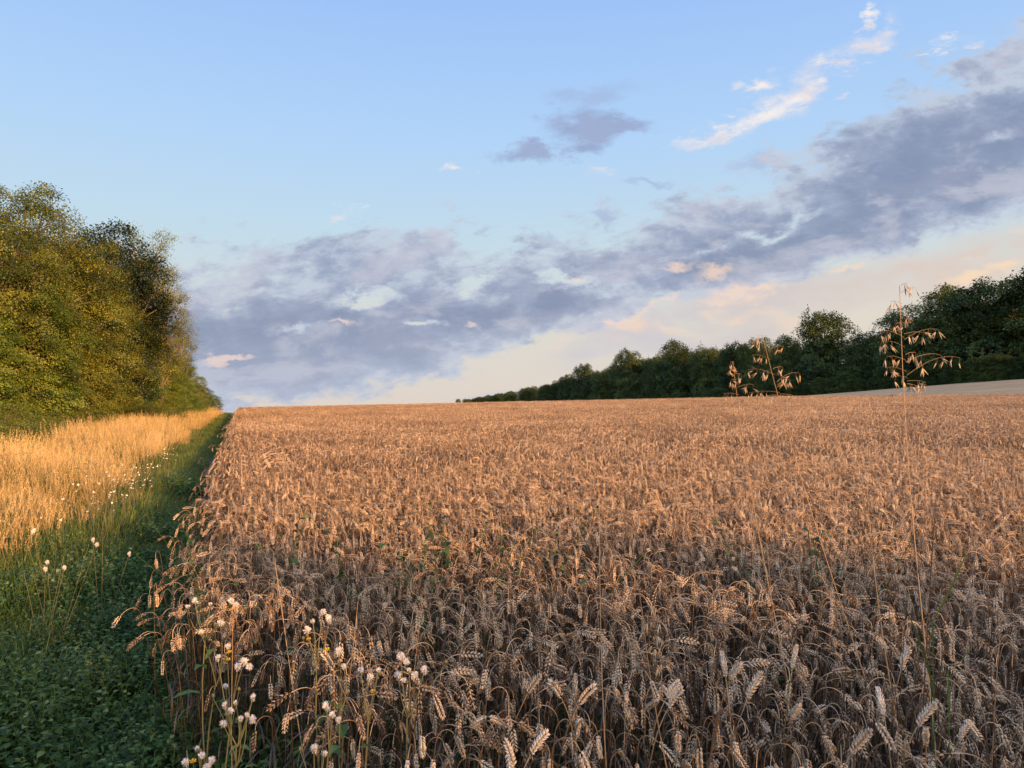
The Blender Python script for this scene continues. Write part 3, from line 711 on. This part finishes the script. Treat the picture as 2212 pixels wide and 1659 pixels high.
for i, (s, t, sc) in enumerate(((-4.9, 16.2, .30), (-5.1, 19.2, .33), (-5.5, 22.4, .36), (-5.7, 26, .36), (-6.1, 30, .40), (-6.3, 35, .44), (-6.9, 21.5, .45), (-7.3, 27.5, .52), (-4.6, 44, .5), (-4.1, 47, .45))):
    x, y = xy(s, t)
    put_tree('bramble', LH['bush2'][1], x, y, sc, i*1.3, ('nearest low nettle clump at the left edge of the dry grass', 'second low nettle clump along the dry grass', 'third low nettle clump along the dry grass', 'fourth low nettle clump along the dry grass', 'fifth low nettle clump along the dry grass', 'farthest low nettle clump along the dry grass', 'taller scrub behind the nearest nettle clumps', 'taller scrub behind the third and fourth nettle clumps', 'bramble mound in the golden grass near the crest', 'reddish bramble mound beyond the first near the crest')[i], 'bush', 'brambles on the verge', sxy=sc*1.5)

# --- wood on the right
WV = [(17., make_tree(17, 7.0, .02, 40, 16, 40, .38, M['leafW'], 30+i, .6, .27, clump_r=.95, top=.5, flat=.45)) for i in range(4)]
wood = [ # px of the crown, row of its top, width factor, label
    (1052, 268, 1.1, 'tallest dark tree of the right wood, cut by the right edge of the photo'),
    (992, 279, 1.05, 'broad dark beech second from the right edge'),
    (953, 288, .95, 'dark beech with sunlit crown third from the right edge'),
    (905, 309, 1.0, 'dark round tree behind the tallest wild oat'),
    (862, 334, .85, 'lower dark tree in the dip between the oat and the pale topped tree'),
    (824, 311, .85, 'big tree with pale olive top standing above its neighbours'),
    (789, 337, .8, 'dark tree left of the pale topped tree'),
    (757, 339, .85, 'dark tree behind the pair of wild oats'),
    (733, 344, .8, 'dark flat topped tree left of the pair of wild oats'),
    (706, 347, .8, 'bushy topped tree right of the tall round pair'),
    (677, 342, .8, 'tall dark tree, right one of the round topped pair'),
    (652, 360, .6, 'small dark tree squeezed between the round topped pair'),
    (628, 351, .8, 'dark rounded tree, left one of the round topped pair'),
    (601, 370, .75, 'small tree left of the round topped pair'),
    (584, 365, .8, 'sunlit domed tree with a long low shoulder'),
    (567, 375, .8, 'lower shoulder tree left of the domed tree'),
    (545, 385, .75, 'far low tree left of the domed tree'),
    (525, 388, .7, 'far low tree, fourth from the left end of the right wood'),
    (509, 392, .7, 'far low tree, third from the left end of the right wood'),
    (486, 397, .8, 'tiny far tree, second from the left end of the right wood'),
    (458, 399, .35, 'tiny isolated tree at the left end of the right wood')]
for i, (px, ty, wf, lab) in enumerate(wood):
    r = (px-512)/F; y = 117./(EN[0]*r+EN[1]); x = r*y; z = float(ground_z(x, y)); Ht = EYE+(HOR-ty)/F*y-z
    h0, ms = WV[i % 4]; put_tree('beech_tree', ms, x, y, Ht/h0*.98, rng.uniform(0, 6.28), lab, group='trees at the edge of the right wood', sxy=max(Ht/h0, .75)*wf)
pxs = np.r_[np.arange(1060, 700, -22), np.arange(700, 560, -9), np.arange(560, 466, -5)]
for i, px in enumerate(pxs):
    r = (px+rng.uniform(-6, 6)-512)/F; y = 126./(EN[0]*r+EN[1]); x = r*y; z = float(ground_z(x, y))
    ty = np.interp(px, [458, 480, 500, 525, 545, 565, 600, 640, 730, 860, 900, 1000, 1060], [400, 397.5, 394, 389, 385, 379, 372, 358, 347, 341, 328, 294, 280])
    Ht = EYE+(HOR-ty)/F*y-z
    h0, ms = WV[(i+2) % 4]; put_tree('beech_tree', ms, x, y, Ht/h0*.95, rng.uniform(0, 6.28), 'dark second row tree of the right wood, mostly hidden, '+('behind the tall right trees' if px > 900 else ('behind the trees above the oats' if px > 720 else 'behind the far domed trees')), group='second row of the right wood, '+('near' if px > 900 else ('middle' if px > 720 else 'far')), sxy=max(Ht/h0, .7)*.85)
for i, px in enumerate(np.r_[np.arange(1055, 760, -13), np.arange(760, 560, -10)]):
    r = (px-512)/F; y = 109./(EN[0]*r+EN[1]); x = r*y
    h0, ms = WV[i % 4]; sc = rng.uniform(.14, .25); put_tree('bush', ms, x, y, sc, rng.uniform(0, 6.28), 'dark shaded bush at the foot of the right wood, '+('bordering the pale field' if px > 800 else 'on the crest of the wheat'), 'bush', 'bushes at the foot of the right wood, '+('by the pale field' if px > 800 else 'on the crest'), sxy=sc*1.4)
# --- hedge behind the photographer: it throws the shade over the nearest rows
for i in range(20):
    x = -6+i*2.6; y = -25+rng.uniform(-.6, .6); h0, ms = WV[i % 4]; sc = (6.6+.004*(x-20)+rng.uniform(-.36, .28))/h0
    put_tree('hedge_tree', ms, x, y, sc, rng.uniform(0, 6.28), 'hedgerow tree behind the camera, outside the picture', group='hedgerow behind the camera', sxy=sc*.85)

# ------------------------------------------------------------------ wild oats
OG = teardrop(4, [(.22, .062), (.5, .066), (.8, .028)])
SPK = []
for i in range(8):
    m_ = MB()
    for sgn in (-1, 1):
        m_.inst(OG[0], OG[1], OG[2], frames(nrm(np.array((sgn*rng.uniform(.06, .24), rng.normal(0, .08), -1.)))[None])*rng.uniform(.021, .027), np.zeros((1, 3)), rng.uniform(.5, 1))
    SPK.append(m_.mesh('spikelet', M['oat']))
def wild_oat(px_top, row_top, px_ref, row_ref, depth, L, label, branches, seed, rad0=.0028):
    """one wild oat: leaning culm, panicle of drooping spikelets"""
    rg = np.random.default_rng(seed)
    top = np.array((at(px_top, depth), depth, EYE+(HOR-row_top)/F*depth)); ref = np.array((at(px_ref, depth*.99), depth*.99, EYE+(HOR-row_ref)/F*depth*.99))
    d = (ref-top)/(top[2]-ref[2]); foot = ref+d*(ref[2]); foot[2] = float(ground_z(foot[0], foot[1]))
    root = empty('wild_oat', tuple(foot)); tag(root, label, 'grass plant', 'wild oats above the wheat')
    f = np.linspace(0, 1, 16)[:, None]; Pc = (foot+(top-foot)*f)-foot; Pc[:, 0] += .012*np.sin(f[:, 0]*6)
    m = MB(); rr = np.linspace(rad0, .0007, 16); tube(m, Pc, rr, 5, np.linspace(.75, .35, 16).repeat(5))
    for q in (.35, .55): tube(m, Pc[[int(q*15), int(q*15)+1]][:1]+np.array([(0, 0, -.006), (0, 0, .006)]), rad0*1.5, 5, .1)
    m.build('stem', M['oat'], root)
    topl = top-foot; tl = np.linalg.norm(topl)
    for (h, ang, len_, n, rise) in branches:            # h: distance below the top along the culm (m)
        pan = MB(); b = topl*(1-h/tl); a = rad(ang); dv = np.array((math.cos(a), math.sin(a), 0)); g = np.linspace(0, 1, 8)[:, None]
        B = b+dv*len_*g+np.array((0, 0, 1))*(rise*len_*g-(rise*.42+.10)*len_*g**2.4); tube(pan, B, np.linspace(.0006, .0003, 8), 3, .5)
        for k in range(n):
            u_ = rg.uniform(.35, 1) if k else 1.0; q0 = B[min(7, int(u_*7))]; hang = rg.uniform(.004, .014)
            q1 = q0+np.array((rg.normal(0, .003), rg.normal(0, .003), -hang)); tube(pan, np.array([q0, (q0+q1)/2+(.002, 0, 0), q1]), .0003, 3, .25)
            c = bpy.data.objects.new('spikelet', SPK[rg.integers(8)]); COL.objects.link(c); c.parent = root; c.location = q1; k_ = rg.uniform(.85, 1.1); c.scale = (k_, k_, k_)
            c.rotation_euler = (rg.normal(0, .4), rg.normal(0, .55), rg.uniform(0, 6.28))
        pan.build('panicle_branch', M['oat'], root)
    return root
oat_lf = [(.0, -60, .018, 3, .5), (.02, 0, .035, 3, .9), (.05, 180, .03, 3, .6), (.08, 20, .02, 4, .2), (.10, 180, .02, 5, .1), (.13, 0, .05, 3, .3), (.14, 185, .07, 4, .6), (.145, -5, .085, 5, .7), (.165, 175, .06, 6, .6),
          (.185, 10, .03, 4, .5), (.20, 180, .05, 4, .5), (.205, 0, .09, 4, .55), (.23, 185, .055, 5, .5), (.24, 0, .14, 8, .75), (.245, 170, .03, 4, .3), (.255, -20, .04, 5, .1), (.262, 20, .03, 4, -.1), (.27, 150, .03, 2, -.2)]
wild_oat(902, 285, 917, 560, 2.0, .3, 'tallest wild oat with open drooping seed head, right of the picture above the wheat', oat_lf, 3)
oat_m = [(.0, 180, .02, 3, .4), (.03, 185, .04, 3, .6), (.05, 0, .05, 3, .7), (.08, 180, .06, 5, .6), (.11, 0, .03, 4, .5), (.13, 180, .085, 8, .5), (.155, 0, .07, 6, .9), (.165, 20, .05, 5, .8), (.19, 180, .10, 8, .15), (.195, 0, .04, 4, 0), (.20, 200, .06, 5, .1)]
wild_oat(764, 336, 832, 580, 2.45, .25, 'leaning wild oat with two arching sprays, the right one of the middle pair', oat_m, 4)
oat_l = [(.0, 180, .01, 3, .3), (.02, 180, .015, 3, .3), (.04, 0, .015, 4, .3), (.06, 190, .02, 4, .3), (.085, 0, .05, 5, .5), (.11, 180, .05, 5, .3), (.12, 0, .03, 3, .2)]
wild_oat(734, 362, 772, 610, 2.5, .2, 'small dark wild oat standing left of the leaning one', oat_l, 5)
oat_p = [(.0, 180, .02, 3, .0), (.03, 0, .03, 4, .1), (.06, 0, .03, 5, -.2), (.09, 0, .035, 5, -.3), (.12, 10, .03, 5, -.4), (.16, 0, .025, 5, -.4)]
wild_oat(866, 470, 882, 620, 2.1, .2, 'short pale withered oat below and left of the tallest one', oat_p, 6)
wild_oat(640, 588, 668, 760, 1.75, .2, 'pale withered oat on a thick brown stem among the shaded wheat', oat_p[1:], 7, .0035)
# bare tall stems and blades among the wheat
def tall_stem(name, ptop, pbot, depth, r, mat, label, cat='stem', hook=0.0, ti=.5):
    a = np.array((at(ptop[0], depth), depth, EYE+(HOR-ptop[1])/F*depth)); b = np.array((at(pbot[0], depth), depth, EYE+(HOR-pbot[1])/F*depth))
    d = (b-a)/(a[2]-b[2]); foot = b+d*max(b[2], 0); foot[2] = float(ground_z(foot[0], foot[1])); f = np.linspace(0, 1, 12)[:, None]
    P_ = (a-foot)*f; P_[:, 0] += .01*np.sin(f[:, 0]*5+depth)
    if hook:
        g = np.linspace(.15, 1, 7)[:, None]; P_ = np.vstack([P_, P_[-1]+np.hstack([hook*g, 0*g, .03*np.sin(g*2.6)-.10*g**2])])
    m = MB(); tube(m, P_, np.linspace(r, r*.35, len(P_)), 5, ti); o = m.build(name, mat, None, tuple(foot)); return tag(o, label, cat)
tall_stem('dry_stem', (596, 480), (606, 700), 1.9, .0022, M['oat'], 'thin straight bare straw stem left of the pale withered oat')
tall_stem('dry_stem', (273, 560), (303, 720), 2.3, .0028, M['oat'], 'thick orange straw stem rising above the wheat on the left')
tall_stem('dry_stem', (356, 600), (350, 700), 2.4, .0022, M['oat'], 'second orange straw stem right of the thick left one')
tall_stem('dry_stem', (931, 518), (922, 740), 1.8, .0026, M['darkbrown'], 'dark reddish stem right of the tallest wild oat')
tall_stem('dry_stem', (872, 560), (905, 640), 2.0, .0022, M['darkbrown'], 'dark stem with drooping tip between the oats', hook=.06)
tall_stem('dry_stem', (692, 560), (690, 640), 2.9, .0018, M['oat'], 'thin golden straw above the wheat near the middle')
tall_stem('bent_stem', (714, 712), (708, 760), 1.62, .0035, M['darkbrown'], 'dark brown bent stem folded over in the shaded front wheat', hook=.05)
def blade(ptop, pbot, depth, w, label, ti):
    a = np.array((at(ptop[0], depth), depth, EYE+(HOR-ptop[1])/F*depth)); b = np.array((at(pbot[0], depth), depth, EYE+(HOR-pbot[1])/F*depth))
    foot = b.copy(); foot[2] = float(ground_z(b[0], b[1])); P_ = np.vstack([np.zeros(3), (b-foot)[None]*.5, (b-foot)[None], (b-foot)+(a-b)*.35+(.006, 0, 0), (b-foot)+(a-b)*.7+(.004, 0, 0), (a-foot)[None]])
    m = MB(); ribbon(m, P_, np.array([.002, .003, w*.5, w*.8, w*.6, .001]), (1, .5, .1), ti); return tag(m.build('grass_blade', M['weed'], None, tuple(foot)), label, 'grass blade')
blade((967, 545), (930, 620), 1.9, .013, 'broad green grass blade leaning right beside the dark reddish stem', .05)
blade((905, 610), (928, 680), 1.85, .012, 'broad green grass blade leaning left below the first one', .05)
blade((972, 640), (945, 670), 1.8, .009, 'bluish green short blade low at the right', .5)

# ------------------------------------------------------------------ sow thistles gone to seed in the near corner
def fluff_head(r, n, rg):
    m = MB(); m.smooth = False
    D = nrm(rg.normal(size=(n, 3))+np.array((0, 0, .5))); V = np.array([(-.02, 0, 0), (.02, 0, 0), (.035, 0, 1), (-.035, 0, 1)]); L_ = r*rg.uniform(.45, 1.1, (n, 1, 1))*(.7+.5*np.abs(D[:, 2:3, None]))
    m.inst(V, [(0, 1, 2, 3)], None, frames(D)*L_, np.zeros((n, 3)), rg.uniform(.3, 1, n)); return m
FL = [fluff_head(.0175, 300, np.random.default_rng(50+i)).mesh('seed_head', M['fluff']) for i in range(4)]
def yellow_head(rg):
    m = MB(); D = nrm(np.stack([np.cos(np.arange(16)*2.4)*.8, np.sin(np.arange(16)*2.4)*.8, rg.uniform(.2, 1, 16)], -1)); V = np.array([(-.12, 0, 0), (.12, 0, 0), (.15, 0, 1), (-.15, 0, 1)])
    m.inst(V, [(0, 1, 2, 3)], None, frames(D)*.009, np.zeros((16, 3)), .7); return m
YL = yellow_head(np.random.default_rng(3)).mesh('flower', M['yellow'])
def bud_mesh():
    m = MB(); V, F4, F3 = teardrop(6, [(.3, .42), (.7, .3)]); m.add(V*.012, F4, F3, .4); return m.mesh('bud', M['weedstem'])
BUD = bud_mesh()
def thistle(heads, depth, label, seed, yellow=0, leafy=6):
    """heads: picture points of its seed heads"""
    rg = np.random.default_rng(seed); pts_ = [np.array((at(p, depth+dd), depth+dd, EYE+(HOR-q)/F*(depth+dd))) for (p, q), dd in ((h, rg.uniform(-.06, .06)) for h in heads)]
    c = np.mean(pts_, 0); foot = np.array((c[0]+rg.normal(0, .03), c[1]+.03, 0)); foot[2] = float(ground_z(foot[0], foot[1]))
    root = empty('sow_thistle', tuple(foot)); tag(root, label, 'thistle', 'seeding sow thistles at the wheat corner')
    fork = np.array((c[0], c[1], min(p[2] for p in pts_)-.10))-foot
    m = MB(); f = np.linspace(0, 1, 7)[:, None]; tube(m, fork*f+np.array((.01, 0, 0))*np.sin(f*6), np.linspace(.0035, .002, 7), 5, .5)
    tips = []
    for p in pts_:
        e = p-foot; mid = (fork+e)/2+np.array((rg.normal(0, .012), 0, -.02)); B = (1-f)**2*fork+2*f*(1-f)*mid+f*f*e; tube(m, B, np.linspace(.0018, .0011, 7), 4, .5); tips.append(e)
    extra = []
    yellow = min(yellow, 1)
    for k in range(yellow+2):
        e = tips[rg.integers(len(tips))]+np.array((rg.normal(0, .035), rg.normal(0, .03), rg.uniform(-.06, .025))); B = fork+(e-fork)*f; tube(m, B, .001, 3, .5); extra.append(e)
    m.build('stem', M['weedstem'], root)
    for e in tips:
        for q in range(1+(rg.random() < .35)):
            h = bpy.data.objects.new('seed_head', FL[rg.integers(4)]); COL.objects.link(h); h.parent = root; h.location = e+np.array((q*.014, 0, -q*.012)); h.rotation_euler = tuple(rg.normal(0, .5, 3)); k = rg.uniform(.4, .78); h.scale = (k, k*rg.uniform(.7, 1.1), k*rg.uniform(.6, 1))
        b = bpy.data.objects.new('bud', BUD); COL.objects.link(b); b.parent = root; b.location = e-np.array((0, 0, .010))
    for k, e in enumerate(extra):
        b = bpy.data.objects.new('flower' if k < yellow else 'bud', YL if k < yellow else BUD); COL.objects.link(b); b.parent = root; b.location = e
    V, LFc = leaf_base('narrow')
    for q in range(leafy):
        a = rg.uniform(0, 6.28); D = nrm(np.array([(math.cos(a), math.sin(a), rg.uniform(-.1, .7))])); Yx = nrm(np.cross((0, 0, 1.0), D)); lm = MB()
        lm.inst(V, LFc, None, np.stack([D, Yx, np.cross(D, Yx)], -1)*rg.uniform(.05, .11), np.array([fork*rg.uniform(.15, .95)]), .55); lm.build('leaf', M['weed'], root)
thistle([(308, 629), (324, 611), (330, 618), (314, 620)], 2.15, 'sow thistle with the brightest trio of white tufts amid lit wheat', 1, 1)
thistle([(222, 622), (203, 631), (230, 645)], 2.2, 'sow thistle with white tufts at the lit left corner of the wheat', 2, 2)
thistle([(233, 600), (190, 605), (212, 603), (197, 600)], 2.45, 'sow thistle behind the left corner tufts, yellow blooms between white', 3, 2)
thistle([(220, 656), (240, 665), (228, 684), (246, 660)], 1.95, 'sow thistle with greyish ragged tufts left of centre', 4, 1)
thistle([(238, 700), (255, 695), (227, 703)], 1.8, 'sow thistle with a horizontal row of white tufts low left', 5, 0)
thistle([(249, 712), (226, 721), (243, 716)], 1.75, 'sow thistle with two low white tufts under the horizontal row', 6, 0)
thistle([(189, 759), (200, 745), (210, 764), (205, 752), (215, 757)], 1.62, 'sow thistle clump at the bottom edge with orange bud', 7, 2)
thistle([(371, 675), (362, 668), (380, 668)], 1.85, 'sow thistle with big white tuft centre left of the shaded wheat', 8, 0)
thistle([(402, 655), (410, 668), (425, 668), (399, 673)], 1.9, 'sow thistle with yellow bloom above white tufts right of the big tuft', 9, 2)
thistle([(328, 704), (334, 712)], 1.8, 'sow thistle with a pair of dim tufts in deep shade', 10, 0)
thistle([(316, 745), (326, 750)], 1.65, 'sow thistle with small grey tufts at the bottom edge', 11, 0)
thistle([(340, 650), (345, 665)], 2.0, 'sow thistle with empty fuzzy heads above the big tuft', 12, 1)

# ------------------------------------------------------------------ white flowers in the verge grass
def flower_mesh():
    m = MB(); n = 12; a = np.arange(n)*2*np.pi/n; D = np.stack([np.cos(a), np.sin(a), np.full(n, .35)], -1); V = np.array([(-.18, 0, .1), (.18, 0, .1), (.2, 0, 1), (-.2, 0, 1)])
    m.inst(V, [(0, 1, 2, 3)], None, frames(nrm(D), up=(0, 0, 1))*.017, np.zeros((n, 3)), .8); V, F4, F3 = teardrop(6, [(.3, .5), (.7, .4)]); m.add(V*.012, F4, F3, .3); return m.mesh('flower', M['white'])
FW = flower_mesh()
FS = []
for i in range(4):
    m = MB(); hs = []
    for k in range(4):
        e = np.array((rng.normal(0, .10), rng.normal(0, .10), rng.uniform(.5, .74))); f = np.linspace(0, 1, 5)[:, None]; tube(m, e*f*np.array((1, 1, 1.))+0, .0016, 3, .6); hs.append(e)
    FS.append((m.mesh('stem', M['weedstem']), hs))
cents = [(150, 455), (128, 462), (165, 447), (115, 470), (140, 478), (178, 446), (158, 470), (106, 452), (180, 460), (120, 485), (150, 490), (95, 488), (170, 475), (186, 455), (132, 445)]
for i in range(54):
    cx, cy = cents[i % 15]; px = cx+rng.normal(0, 13); py = cy+rng.normal(0, 8); y = .92*F/max(py-HOR, 32); x = at(px, y)
    s, t = st(x, y)
    if s > -1.15: s = -1.15-rng.random()*.4; x, y = xy(s, t)
    r = empty('wildflower', (x, y, float(ground_z(x, y))), rng.uniform(0, 6.28)); zn = 'far' if t > 14 else ('middle' if t > 10.5 else 'near'); tag(r, 'white flowering weed in the golden verge grass beside the track, '+zn+' part of the patch', 'flower', 'white wildflowers on the verge, '+zn+' part')
    me, hs = FS[i % 4]; c = bpy.data.objects.new('stem', me); COL.objects.link(c); c.parent = r
    for h in hs:
        c = bpy.data.objects.new('flower', FW); COL.objects.link(c); c.parent = r; c.location = h; c.rotation_euler = (rng.normal(0, .5), rng.normal(0, .5), 0); c.scale = [rng.uniform(.45, .85)]*3
for i, (px, py) in enumerate(((54, 514), (58, 536), (46, 535), (104, 527))):
    y = .85*F/(py-HOR); x = at(px, y); r = empty('wildflower', (x, y, float(ground_z(x, y)))); tag(r, ('white round seed clock above the near left grass', 'pair of white tufts below the round seed clock', 'single white tuft left of the near pair', 'tiny white bloom in the dark track weeds')[i], 'flower', 'white heads in the near left grass')
    me, hs = FS[i]; c = bpy.data.objects.new('stem', me); COL.objects.link(c); c.parent = r
    for h in hs[:2]: c = bpy.data.objects.new('seed_head', FL[i]); COL.objects.link(c); c.parent = r; c.location = h; c.scale = (.9, .9, .9)

# ------------------------------------------------------------------ climbing green weeds among the wheat
WM = [weed_patch(15, .86, .34, 'ovate', .055) for _ in range(3)]
for i, (px, py, lab) in enumerate(((272, 530, 'green climbing weed in the wheat left of the middle'), (400, 558, 'patch of bright green leaves sprawling over the wheat, left of centre'), (440, 560, 'green leafy weed with twining stems over the wheat at centre'),
        (485, 553, 'green trailing weed reaching right from the central leaf patch'), (238, 566, 'small green weed between the ears near the left edge of the wheat'), (806, 560, 'green shoots among the wheat near the leaning oat'))):
    y = .78*F/(py-HOR); x = at(px, y); o = bpy.data.objects.new('climbing_weed', WM[i % 3]); COL.objects.link(o); o.location = (x, y, float(ground_z(x, y))); o.rotation_euler = (0, 0, i*1.1); o.scale = (1, 1, 1.05); tag(o, lab, 'weed')

for i, (px, y0, y1, dp, dr, lab) in enumerate(((857, 520, 640, 2.0, -9, 'thin dark upright stem, leftmost of those near the tallest oat'), (884, 545, 660, 1.9, 6, 'thin dark upright stem beside the short withered oat'), (946, 530, 650, 1.95, -5, 'thin dark upright stem right of the green blade'),
        (982, 560, 680, 1.8, 8, 'thin dark leaning stem near the right edge of the photo'), (760, 505, 600, 2.5, 10, 'thin golden stem under the small dark oat'), (903, 590, 700, 1.75, -4, 'thin dark stem low between the oats'), (1003, 540, 650, 1.9, -6, 'thin pale stem at the right edge of the photo'), (232, 600, 730, 2.1, 5, 'thin pale stem in the left corner of the wheat'), (420, 590, 700, 2.3, -6, 'thin pale straw right of the white tufts'))):
    tall_stem('dry_stem', (px, y0), (px+dr, y1), dp, .0017, M['oat'] if i in (4, 6, 7, 8) else M['darkbrown'], lab)
